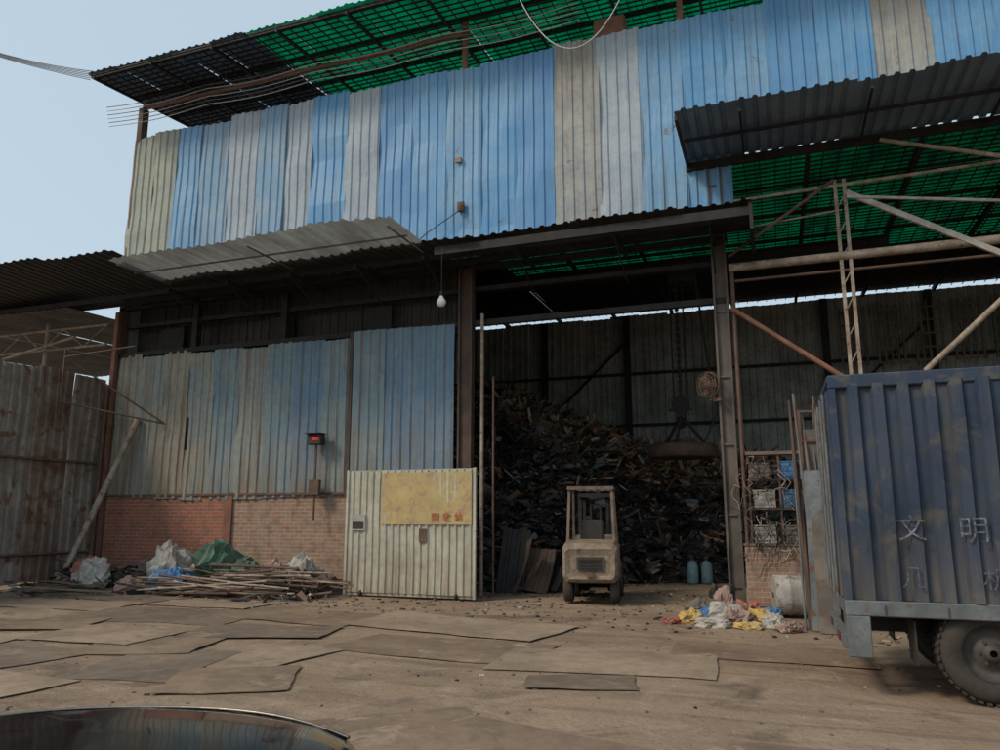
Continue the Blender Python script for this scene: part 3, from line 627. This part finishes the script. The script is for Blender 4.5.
# ---------------------------------------------------------------- gate
G=thing('sliding_gate','cream corrugated sliding gate with a yellow notice board','gate',(-8.42,-1.0,0),0)
MB().corr((0.03,0,.08),X_,Z_,2.84,2.42,.155,.028,5,.02,.5,0,600).make('gate_panel',m_gate,G)
b=MB(); b.box(0,.05,-.03,.03,.02,2.53); b.box(2.85,2.9,-.03,.03,.02,2.53); b.box(.05,2.85,.02,.06,.02,.08); b.box(.05,2.85,.02,.06,2.46,2.52); b.box(.05,2.85,.025,.06,1.2,1.26)
b.make('gate_frame',m_gate,G)
b=MB(); n=8; vs=[(.84+1.98*i/n,-.045+.01*noise.noise(V((i*.9,j*1.3,1))),1.42+1.04*j/4+(.03*noise.noise(V((i,j,9.))))) for j in range(5) for i in range(n+1)]
b.add(vs,[(j*9+i,j*9+i+1,(j+1)*9+i+1,(j+1)*9+i) for j in range(4) for i in range(8)]); b.make('notice_board',m_board,G)
for i,ch in enumerate('回收站'): text('notice_character',ch,.17,m_orange,G,(2.05+.25*i,-.062,1.56),label='orange painted character',off=.003)
MB().box(.16,.48,-.06,-.045,1.3,1.62).make('sticker',m_whitep,G); MB().box(.19,.45,-.066,-.061,1.33,1.47).make('sticker_print',m_black,G)
MB().box(1.7,1.86,-.05,-.04,1.08,1.34).make('paper_scrap',m_rust,G)
for x in (.4,2.5): MB().lathe((x-.02,0,.06),(1,0,0),[(0,.06),(.04,.06)],14).make('gate_roller',m_dark,G)
# ---------------------------------------------------------------- fence
Fe=thing('boundary_fence','tall rusty corrugated sheet fence along the yard edge','fence',(-16.3,0,0))
for i in range(10):
    MB().corr((0,-.15-i*.95,.03),-Y_,Z_,.97,5.08+.05*math.sin(i*2.1),.235,.035,5,.04,.5,.2,700+i).make('fence_panel',[m_fence2,m_fence,m_fence2][i%3],Fe)
for o in [c for c in Fe.children]: 
    for vtx in o.data.vertices: vtx.co.x=-vtx.co.x
for z in (.72,2.9): MB().tube((.10,-.1,z),(.10,-9.6,z),.035).make('fence_rail',m_rust,Fe)
for y in (-.25,-3.6,-7): MB().tube((.16,y,0),(.16,y,4.9),.05).make('fence_post',m_rust,Fe)
Sh=thing('neighbouring_shed','open corrugated shed roof behind the fence','shed',(-20,0,0))
b=MB()
for i in range(9): b.corr((-6+i,-1.0,6.9),X_,V((0,9,.3)),1.02,9,.24,.035,3,.02,.5,.1,800+i)
b.make('roof',m_nroof,Sh)
b=MB()
for x in (-5.5,-2.2,1.2): b.tube((x,0,0),(x,0,6.85),.06)
b.tube((-6,0,6.1),(3.4,0,6.1),.035); b.tube((-6,0,6.65),(3.4,0,6.65),.035)
for i in range(12): b.tube((-6+i*.78,0,6.1 if i%2 else 6.65),(-6+(i+1)*.78,0,6.65 if i%2 else 6.1),.02)
b.tube((-3.5,-.3,5.3),(2.6,-.3,6.3),.04); b.make('steel_frame',m_paintpipe,Sh)
b=MB()
for i in range(9): b.corr((-6+i,8,0),X_,Z_,1.02,6.6,.24,.035,2,.02,.5,.1,820+i)
b.make('rear_wall',m_inner,Sh)
solo(recenter(MB().tube((-15.9,-1.3,0),(-15.15,-.12,4.0),.075,10).make('leaning_pole',m_paintpipe)),'thick pale pole leaning against the corner of the wall','pole')
b=MB(); b.tube((-16.1,-1.6,5.4),(-14.25,-.15,3.85),.022); b.tube((-16.1,-1.6,4.3),(-14.25,-.15,3.85),.022); b.tube((-16.1,-1.6,4.0),(-16.1,-1.6,5.6),.022); b.tube((-16.1,-1.6,5.4),(-13.9,-1.6,5.5),.02)
solo(recenter(b.make('pipe_bracket',m_rust)),'thin rusty pipe bracket between fence and wall','bracket')
Dp=thing('led_display','small black box with red lit digits on a wall pole','display',(-9.72,-.25,2.1))
MB().bbox(-.18,.18,-.12,.08,1.07,1.31,.015).make('housing',m_black,Dp)
text('led_digits','88:8',.085,m_redled,Dp,(.04,-.125,1.19),off=-.001)
MB().box(-.2,.2,-.2,.09,1.315,1.33).make('rain_hood',m_dark,Dp)
b=MB(); b.tube((0,.0,-.6),(0,.0,1.07),.025); b.box(-.13,.13,-.05,.05,-.05,.28); b.make('pole',m_rust,Dp)
Lb=thing('hanging_bulb','white bulb hanging on a cord under the canopy','light bulb',(-6.1,-1.5,5.85))
MB().lathe((0,0,0),(0,0,1),[(-.12,.02),(-.11,.06),(-.05,.095),(0,.09),(.06,.05),(.1,.035)],16).make('bulb',m_bulb,Lb)
b=MB(); b.tube((0,0,.1),(0,0,.2),.035); b.tube((0,0,.2),(0,0,1.15),.008); b.make('cord',m_cable,Lb)
Fa=thing('wall_fan','dusty dark wall fan mounted on the bay column','fan',(-1.06,-.15,4.05),-38)
b=MB(); 
for r in (.06,.12,.18,.24): b.path([(r*math.cos(a*.393),-.10-.04*(1-r/.25),r*math.sin(a*.393)) for a in range(17)],.006,5)
for k in range(18): a=k*.349; b.tube((0,-.14,0),(.24*math.cos(a),-.08,.24*math.sin(a)),.004,4)
b.path([(.24*math.cos(a*.393),-.02,.24*math.sin(a*.393)) for a in range(17)],.012,5)
b.make('cage',m_rust,Fa)
b=MB()
for k in range(3):
    M=Matrix.Rotation(k*2.094,4,'Y')@Matrix.Rotation(.5,4,'X'); b.add([M@V(q) for q in ((.03,-.05,.03),(.21,-.06,-.04),(.21,-.04,.12),(.05,-.03,.08))],[(0,1,2,3)])
b.make('blades',m_rust,Fa)
b=MB(); b.lathe((0,.12,0),(0,-1,0),[(0,.05),(.03,.08),(.16,.08),(.19,.03)],14); b.box(-.02,.02,0,.1,-.3,0); b.box(0,.2,.05,.09,-.32,-.26); b.make('motor',m_rust,Fa)
# brick stub, rack, clutter
St=thing('brick_pier_wall','low worn brick wall stub beside the bay column','brick wall',(-.6,-.12,0))
MB().box(0,1.6,0,.26,0,1.06).make('brickwork',m_bricktan,St)
MB().box(-.02,1.62,-.02,.28,1.06,1.1).make('coping',m_steelcol,St)
Sf=thing('storage_rack','open steel rack with tubs above the brick stub','rack',(-.5,-.1,1.1))
b=MB()
for x in (0.02,.55,1.08):
    for y in (0,.24): b.box(x,x+.035,y,y+.035,0,1.65)
for z in (.6,1.12): b.box(0,1.12,-.01,.29,z,z+.03)
b.make('frame',m_rust,Sf); MB().box(0,1.12,-.03,.29,1.6,1.66).make('top_board',m_wood,Sf)
crates=[(.02,.0,1.13,m_steelcol),(.58,.05,.635,m_bluep),(.58,.05,1.155,m_bluep),(.1,.05,.635,m_whitep),(.62,.04,.0,m_steelcol),(.08,.04,.0,m_whitep)]
for i,(x,y,z,mm) in enumerate(crates):
    c_=thing('plastic_crate','dirty %s plastic crate on the steel rack'%('blue' if mm is m_bluep else 'pale'),'crate',(-.5+x,-.1+y,1.105+z),0,'crates on the rack')
    b=MB(); w,d_,h_=.38,.2,.3; b.box(0,w,0,d_,0,.02); b.box(0,w,0,.015,.02,h_); b.box(0,w,d_-.015,d_,.02,h_); b.box(0,.015,.015,d_-.015,.02,h_); b.box(w-.015,w,.015,d_-.015,.02,h_)
    for k in range(3): b.box(.02,w-.02,-.008,-.001,.05+k*.09,.08+k*.09)
    b.make('tub',mm,c_); MB().box(-.012,w+.012,-.012,d_+.012,h_,h_+.02).make('rim',mm,c_)
b=MB(); r2=random.Random(5)
for k in range(50):
    x=r2.uniform(-.6,.35); z=r2.uniform(1.2,2.7);pts=[V((x,-.2,z))]
    for q in range(9): pts.append(pts[-1]+V((r2.gauss(0,.08),r2.gauss(0,.03),-r2.uniform(-.08,.2))))
    b.m=[0,0,1,0,2][k%5]; b.path([(p_.x,min(-.15,p_.y),max(.5,p_.z)) for p_ in pts],.008,4)
solo(recenter(b.make('tangled_wire',[m_dark,m_steelcol,m_paintpipe])),'tangle of loose dark wires hanging over the brick stub','wire',kind='stuff')
Tk=thing('white_barrel','dented dirty pale metal barrel lying on the ground','barrel',(-.12,-1.4,0))
MB().lathe((-.02,0,.33),(1,.15,0),[(0,.30),(.02,.32),(.2,.31),(.22,.325),(.24,.31),(.5,.31),(.52,.325),(.54,.31),(.76,.32),(.78,.30)],28).make('shell',m_barrel,Tk)
MB().lathe((-.04,0,.33),(1,.15,0),[(0,.04),(.04,.04)],10).make('cap',m_rust,Tk)
for k in range(14):
    x=.22+k*.036+r2.uniform(-.02,.02); b=MB(); b.tube((0,0,0),(r2.uniform(-.16,.04),.5,r2.uniform(2.2,3.5)),r2.uniform(.013,.03))
    o=b.make('steel_pole',random.Random(k+4).choice([m_rust,m_tgrey,m_rust,m_steelcol,m_colrust])); o.location=(x+.08,-2.7+r2.uniform(-.15,.1),0)
    solo(o,'long rusty steel pole standing in a leaning bundle','pole','leaning steel poles by the truck')
Pn=thing('steel_frame_panel','grey steel frame panel standing beside the truck','panel',(.38,-2.45,0),8)
b=MB(); 
for x in (0,.3,.66): b.box(x,x+.04,0,.04,0,3.2)
for z in (.0,.45,.9,1.35,1.8,2.25,2.7,3.16): b.box(.04,.66,.005,.035,z,z+.035)
b.make('frame',m_rust,Pn); MB().box(.04,.66,.04,.05,.5,2.9).make('backing_sheet',m_steelcol,Pn)
for i,(x,y,w_,h_,mm,a) in enumerate([(.50,-2.95,.28,2.3,m_tgrey,-10),(.56,-3.15,.22,1.6,m_steelcol,-12)]):
    o=MB().bbox(-w_/2,w_/2,-.012,.012,0,h_,.004).make('leaning_board',mm); o.location=(x,y,0); o.rotation_euler=(math.radians(a),0,math.radians(-6+5*i)); solo(o,'weathered flat board leaning by the poles','board','boards leaning by the poles')
gcy=thing('gas_cylinder','small teal gas cylinder standing on the shed floor','gas cylinder',(-2.0,4.2,0),0,'gas cylinders by the heap')
MB().lathe((0,0,0),(0,0,1),[(0,.11),(.03,.135),(.40,.135),(.50,.09),(.53,.04)],18).make('tank',m_gas,gcy); MB().lathe((0,0,.53),(0,0,1),[(0,.03),(.05,.03),(.06,.05),(.09,.05)],10).make('valve',m_rust,gcy)
copy_thing(gcy,(-1.68,4.3,0),40)
# ---------------------------------------------------------------- sacks and rubbish
def sack(x,y,sx,sy,sz,mm,label,seed,cat='sack',name='plastic_sack',group='rubbish sacks'):
    b=MB(); nu,nv=34,18; vs=[]
    for j in range(nv+1):
        ph=math.pi*j/nv
        for i in range(nu):
            th_=2*math.pi*i/nu; p=V((math.sin(ph)*math.cos(th_),math.sin(ph)*math.sin(th_),-math.cos(ph)))
            f=1+.45*noise.noise(p*1.7+V((seed*7,0,0)))+.32*abs(noise.noise(p*3.5+V((seed*3,1,0))))-.30*abs(noise.noise(p*8+V((seed,4,0))))
            q=V((p.x*sx*f,p.y*sy*f,max(-.25,p.z)*sz*f+.2*sz)); vs.append(q)
    b.add(vs,[(j*nu+i,j*nu+(i+1)%nu,(j+1)*nu+(i+1)%nu,(j+1)*nu+i) for j in range(nv) for i in range(nu)])
    o=b.make(name,mm); o.location=(x,y,.0); o.rotation_euler=(0,0,seed*1.3); return solo(o,label,cat,group)
sk=[(-1.35,-2.5,.26,.18,.13,m_yel,'crumpled yellow plastic sack on the dirt'),(-1.0,-2.9,.3,.2,.1,m_whitep,'flattened dirty white plastic sack'),(-.65,-2.6,.24,.2,.18,m_pink,'pinkish crumpled plastic sack'),
(-.35,-2.3,.26,.2,.16,m_yel,'crumpled yellow plastic sack on the dirt'),(-.85,-2.1,.28,.22,.2,m_whitep,'stuffed pale plastic sack'),(-.15,-2.6,.2,.17,.14,m_whitep,'small pale plastic bag'),(-.55,-1.8,.24,.2,.22,m_red,'faded red plastic sack'),
(-1.15,-2.05,.2,.15,.12,m_bluep,'small blue plastic bag'),(-.95,-1.3,.2,.17,.3,m_pink,'brown plastic sack leaning on others'),(-1.6,-2.75,.16,.12,.07,m_red,'crushed red plastic bag'),
(-.2,-2.0,.2,.17,.16,m_bluep,'crumpled blue plastic bag'),(-.5,-3.0,.2,.14,.08,m_yel,'crushed yellow plastic bag'),(.05,-3.0,.22,.16,.1,m_pink,'crumpled brown plastic bag'),(-1.25,-1.6,.3,.24,.2,m_steelcol,'dark muddy sack beside the column'),(-1.0,-.9,.25,.2,.35,m_black,'black stuffed sack beside the column')]
for i,(x,y,a,b_,c_,mm,lb) in enumerate(sk): sack(x,y,a,b_,c_,mm,lb,i+1)
lk=[(-14.6,-1.5,.55,.4,.5,m_whitep,'heap of pale crumpled cloth'),(-15.1,-1.2,.4,.3,.45,m_red,'faded red crumpled cloth'),(-12.9,-1.0,.75,.5,.75,m_whitep,'large pale stuffed sack against the brick wall'),
(-12.3,-1.6,.5,.35,.4,m_bluep,'blue and pale plastic sack on the rubbish row'),(-11.4,-1.0,.9,.5,.75,m_greenp,'green tarpaulin thrown over scrap'),(-10.7,-1.2,.6,.4,.5,m_greenp,'green tarpaulin bundle on scrap'),(-9.5,-.8,.45,.35,.6,m_whitep,'white bag by the brick wall'),(-13.2,-1.8,.4,.28,.25,m_pink,'flattened pale sack on dirt'),(-14.0,-1.2,.35,.3,.3,m_black,'black rubbish bag on dirt'),(-10.1,-.9,.5,.35,.5,m_pink,'brown stuffed bag by the wall'),(-13.5,-.9,.5,.35,.45,m_steelcol,'grey brown sack by the wall'),(-9.0,-.9,.35,.28,.3,m_steelcol,'grey brown sack by the wall'),(-12.0,-.8,.4,.35,.6,m_whitep,'pale sack propped on the wall')]
for i,(x,y,a,b_,c_,mm,lb) in enumerate(lk): sack(x,y,a,b_,c_,mm,lb,i+31,group='sacks along the brick wall')
r3=random.Random(11)
for k in range(70):
    x=r3.uniform(-11.8,-9.4); y=r3.uniform(-2.3,-1.1); L_=r3.uniform(1.4,3.2); a=r3.gauss(0,.1); z=.05+r3.random()*.6*max(0,1-abs(y+1.6)*1.2)
    b=MB(); b.tube((-L_/2,0,0),(L_/2,0,0),r3.uniform(.010,.026),7); o=b.make('steel_pipe',r3.choice([m_rust,m_paintpipe,m_steelcol,m_colrust])); o.location=(x,y,max(.03,z)); o.rotation_euler=(0,r3.gauss(0,.05),a)
    solo(o,'thin steel pipe lying in a pile by the brick wall','pipe','pipes piled along the brick wall')
for k in range(18):
    x=r3.uniform(-16,-13.4); y=r3.uniform(-3.2,-1.8); L_=r3.uniform(.6,1.8); b=MB(); b.box(-L_/2,L_/2,-.06,.06,0,.025)
    o=b.make('wood_plank',r3.choice([m_wood,m_rust,m_steelcol])); o.location=(x,y,.02+r3.random()*.15); o.rotation_euler=(r3.gauss(0,.08),r3.gauss(0,.06),r3.gauss(.1,.35)); solo(o,'weathered plank on the pile beside the fence','plank','planks piled beside the fence')
b=MB()
for k in range(2000):
    x=r3.uniform(-16,-8.6); y=-1.2+r3.gauss(0,.42); y=min(-.1,y); z=max(.02,.5*math.exp(-((y+1.0)/.5)**2)*r3.random()*(.9+.5*noise.noise(V((x,0,0)))))
    if x>-8.9 and y>-1.3: continue
    R=Matrix.Translation((x,y,z))@Matrix.Rotation(r3.uniform(0,6),4,'Z')@Matrix.Rotation(r3.gauss(0,.5),4,'X')@Matrix.Rotation(r3.gauss(0,.3),4,'Y'); b.m=r3.choices(range(6),[5,4,4,.8,1.5,.8])[0]
    if k%3: L_=r3.uniform(.06,.4); w_=r3.uniform(.006,.025); b.box(-L_,L_,-w_,w_,-w_,w_,R)
    else: a=r3.uniform(.04,.2); b.box(-a,a,-a*.7,a*.7,-.008,.008,R)
solo(b.make('scrap_debris',SC),'low row of mixed scrap debris along the brick wall','debris',kind='stuff')
b=MB()
for k in range(2200):
    x=r3.uniform(-16,3); y=r3.uniform(-11,2) if k%3==0 else r3.uniform(-3.8,3.5); s_=r3.uniform(.004,.015)*(1.8 if y>-4 else 1); b.m=r3.choices([0,1,2,3],[6,4,3,1])[0]
    R=Matrix.Translation((x,y,gh(x,y)+s_*.3))@Matrix.Rotation(r3.uniform(0,6),4,'Z')@Matrix.Rotation(r3.gauss(0,.3),4,'X'); b.bbox(-s_*r3.uniform(.8,3),s_*1.3,-s_,s_,-s_*.5,s_*.6,s_*.3,R)
solo(b.make('gravel_litter',[m_steelcol,m_wood,m_dark,m_whitep]),'scattered stones and litter chips over the dirt yard','litter',kind='stuff')
solo(recenter(MB().bbox(-3.2,-2.5,.1,.6,12.0,12.55,.03).make('tin_box',m_redrust)),'red tin box standing on top of the sheet wall','box')
for i in range(6):
    pts=[]
    for k in range(21):
        t=k/20; pts.append((-16.4-12*t,-1.5-1.1*t+.02*i,12.95+.06*i+5.6*t-(.35+.08*i)*4*t*(1-t)+.12*i*t))
    solo(recenter(MB().path(pts,.011,4).make('power_line',m_cable)),'overhead power cable running to the roof corner','power line','bundle of overhead power cables')
pts=[(-4.7+2.9*t,-1.4,13.0-2.1*4*t*(1-t)) for t in [i/28 for i in range(29)]]
solo(recenter(MB().path(pts,.013,5).make('hanging_cable',m_wcable)),'pale cable sagging in a loop from the roof edge','cable')
# ---------------------------------------------------------------- light, sky, camera
w=bpy.data.worlds.new('World'); scene.world=w; w.use_nodes=True; nt=w.node_tree; bg=nt.nodes['Background']
sky=N(nt,'ShaderNodeTexSky',sky_type='NISHITA'); sky.sun_disc=False; sky.sun_elevation=math.radians(42); 
sd=V((-.55,-.62,0)).normalized()
sky.sun_rotation=math.atan2(sd.x,sd.y); sky.air_density=1.2; sky.dust_density=4; sky.ozone_density=1.0
hz=mixc(nt,.62,sky.outputs[0],(5.5,6.7,7.5))
nt.links.new(hz,bg.inputs[0]); bg.inputs[1].default_value=.125
ld=bpy.data.lights.new('sun','SUN'); ld.energy=1.8; ld.angle=math.radians(12); ld.color=(1,.87,.70)
lo=bpy.data.objects.new('sun',ld); COL.objects.link(lo)
el=math.radians(42); d=V((sd.x*math.cos(el),sd.y*math.cos(el),math.sin(el))); lo.rotation_euler=d.to_track_quat('Z','Y').to_euler(); lo.location=(-10,-20,20)
cd=bpy.data.cameras.new('camera'); cam=bpy.data.objects.new('camera',cd); COL.objects.link(cam)
cd.sensor_width=36; cd.lens=27; cd.clip_end=2000; cd.clip_start=.05
cam.location=(0,-14.8,1.6); cam.rotation_euler=(math.radians(90+10.6),0,math.radians(20))
scene.camera=cam
scene.view_settings.view_transform='Standard'; scene.view_settings.look='None'; scene.view_settings.exposure=0
